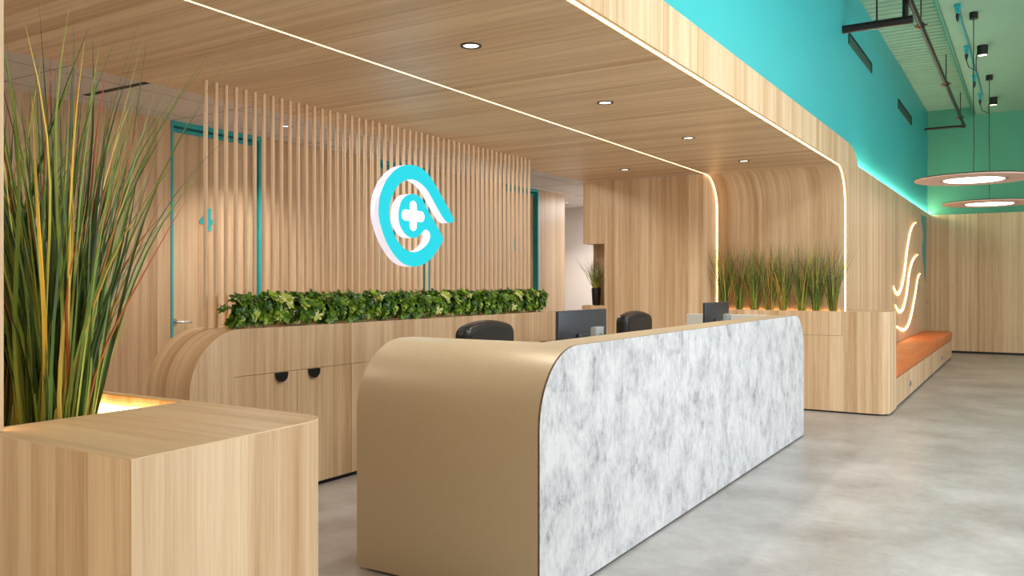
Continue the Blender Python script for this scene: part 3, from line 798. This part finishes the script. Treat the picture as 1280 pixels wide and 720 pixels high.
cp = thing('cross_pipe', 'thick dark pipe sticking out across from the turquoise wall on hangers', 'pipe', (-1.45, yc_, zc_))
m1 = MB().tube([(-1.80, yc_, zc_), (-1.085, yc_, zc_)], .045, M['steel'], 18).tube([(-1.46, yc_, zc_), (-1.43, yc_, zc_)], .05, M['steel'], 18).build('pipe_run')
m2 = MB().tube([(-1.445, yc_, zc_+.04), (-1.445, yc_, 4.87)], .009, M['steel'], 8).build('hanger_rod')
m3 = MB().tube([(-1.16, yc_, zc_+.03), (-1.16, yc_, 4.87)], .032, M['steel'], 12).build('riser')
adopt(cp, m1, m2, m3)

def pendant(x, y, z, r, label):
    t = thing('pendant_light', label, 'light', (x, y, z), 'disc pendants at the far end')
    MB().lathe([(r*.50, .002), (r*.52, -.004), (r*.985, -.001), (r, .010), (r*.985, .022), (r*.2, .035), (0, .037)], M['pink'], 64).build('disc', t)
    MB().lathe([(r*.995, .0095), (r*1.004, .014), (r*.995, .022)], M['black'], 64, smooth=False).build('rim', t)
    MB().lathe([(r*.52, -.005), (r*.545, -.009), (r*.57, -.005)], M['silver'], 64).build('ring', t)
    MB().lathe([(r*.50, -.002), (r*.49, -.008), (0, -.010)], M['pend'], 64, smooth=False).build('diffuser', t)
    MB().tube([(0, 0, .035), (.004, 0, .6), (-.004, .0, 1.1), (0, 0, 4.66-z)], .006, M['black'], 6).build('cord', t)
    MB().tube([(0, 0, 4.64-z), (0, 0, 4.72-z)], .05, M['black'], 18).build('ceiling_cup', t)
pendant(-.61, 11.75, 2.66, .665, 'large round disc pendant lamp, nearer and higher in view of the pair')
pendant(-.58, 15.42, 2.66, .68, 'large round disc pendant lamp, farther and lower in view of the pair')
def spot(x, y, label):
    t = thing('ceiling_spotlight', label, 'light', (x, y, 4.72), 'black cylinder ceiling spots')
    MB().lathe([(.060, -.135), (.066, -.14), (.068, -.005), (.068, -.001), (0, -.001)], M['black'], 28).build('housing', t)
    MB().lathe([(.062, -.132), (0, -.134)], M['lamp'], 28, smooth=False).build('lens', t)
spot(-.59, 13.45, 'black cylinder spotlight on the green ceiling, nearer the camera')
spot(-.59, 17.3, 'black cylinder spotlight on the green ceiling, farther from the camera')
# painted conduit and plugs along the ceiling
def cz(px, py, dz=0): 
    q = at_z(px, py, 4.72-dz); return q
P = [cz(1196, 6, .02), cz(1202, 30, .02), cz(1210, 55, .02), cz(1216, 80, .02), cz(1222, 98, .02), cz(1227, 118, .02)]
o = MB().tube(P, .011, M['tealframe'], 8).build('electrical_conduit'); rebase(o, P[2]); tag(o, 'turquoise painted conduit running along the green ceiling', 'conduit')
for i, (px, py, lb) in enumerate(((1197, 10, 'turquoise ceiling socket with black plug, nearest to the camera'), (1208, 62, 'turquoise ceiling socket with black plug and loose cable by the nearer spotlight'),
                              (1218, 98, 'turquoise ceiling socket with black plug between the two spotlights'), (1225, 121, 'turquoise ceiling socket with black plug and cable by the farther spotlight'))):
    q = cz(px, py-4); t = thing('ceiling_socket', lb, 'socket', q, 'plugs hanging from the green ceiling')
    MB().box(-.035, .035, -.05, .05, -.04, 0, M['tealframe']).box(-.022, .022, -.03, .03, -.11, -.04, M['tealframe']).build('socket_box', t, .006)
    MB().tube([(0, 0, -.11), (0, 0, -.15), (0, 0, -.20)], .02, M['black'], 10, rad=[.022, .02, .008]).build('plug', t)
    tgt = (-.59-q.x, (13.45 if i < 2 else 17.3)-q.y)
    if i in (1, 3):
        MB().tube([(0, 0, -.2), (.03, 0, -.30), (.12, .1, -.34), (tgt[0]*.6, tgt[1]*.6, -.22), (tgt[0]-.06, tgt[1], -.06)], .006, M['black'], 6).build('cable', t)

# ================================================================== LIGHT
def area(loc, rot, sx, sy, e, col, name='window_daylight'):
    l = bpy.data.lights.new(name, 'AREA'); l.shape = 'RECTANGLE'; l.size = sx; l.size_y = sy; l.energy = e; l.color = col
    o = bpy.data.objects.new(name, l); C.objects.link(o); o.location = loc; o.rotation_euler = rot; return o
for i, (a, b) in enumerate(wins):
    e = [4, 60, 165, 40, 12][i]
    area((RX+.03, (a+b)/2, 1.87), (0, PI/2, 0), 3.1, b-a-.1, e, (.93, .97, 1.0))
area((1.25, -4.97, 1.8), (PI/2, 0, 0), 4.2, 3.1, 100, (1, .84, .66))
def fill_panel(x, y, z, sx, sy, e, label, col=(1, .93, .84)):  # out-of-view panels added as soft fill for the interior
    t = thing('fill_light_panel', label, 'light', (x, y, z))
    MB().box(-sx/2-.03, sx/2+.03, -sy/2-.03, sy/2+.03, -.04, -.001, M['offwhite']).build('frame', t)
    l = area((x, y, z-.045), (0, 0, 0), sx, sy, e, col, 'panel_fill')
fill_panel(2.6, 1.0, 4.72, 1.2, 3.0, 24, 'large added fill light panel over the hall behind the viewer')
fill_panel(1.0, 4.6, 4.72, 1.2, 3.0, 125, 'large added fill light panel over the middle of the hall', (.95, .98, 1))
fill_panel(2.6, 13.5, 4.72, 1.2, 3.0, 22, 'large added fill light panel toward the far wall of the hall', (1, .78, .55))
for y_, lb_ in ((2.2, 'near the corridor end'), (4.5, 'by the first teal-framed door'), (6.3, 'before the second teal-framed door'), (7.9, 'by the second teal-framed door'), (11.4, 'by the end of the oak corridor wall')):  # unseen row added to brighten the corridor
    ring_light((-5.05, y_, ZG), 'added fill spotlight out of view in the grey ceiling '+lb_, 'corridor spotlights')
    l = area((-5.05, y_, ZG-.02), (0, -.35, 0), .12, .12, 10, (1, .93, .86), 'corridor_beam')


w = bpy.data.worlds.new('World'); bpy.context.scene.world = w; w.use_nodes = True
nt = w.node_tree; bg = nt.nodes['Background']; sky = nt.nodes.new('ShaderNodeTexSky'); sky.sky_type = 'HOSEK_WILKIE'; sky.turbidity = 4
nt.links.new(sky.outputs[0], bg.inputs[0]); bg.inputs[1].default_value = .6

area((-5.6, 12.9, ZG-.02), (0, 0, 0), .3, .3, 42, (1, .96, .93), 'passage_fill')  # fill lamp added to lift the white end wall
# ================================================================== CAMERA
cam = bpy.data.cameras.new('cam'); co = bpy.data.objects.new('camera', cam); C.objects.link(co)
cam.sensor_width = 36; cam.lens = 36*F/1280; cam.shift_y = (HY-360)/1280; cam.clip_start = .05
co.location = (0, 0, H); co.rotation_euler = (PI/2, 0, YAW)
bpy.context.scene.camera = co
vs = bpy.context.scene.view_settings
vs.view_transform = 'Standard'; vs.look = 'None'; vs.exposure = 0.58; vs.gamma = 1; vs.use_curve_mapping = False
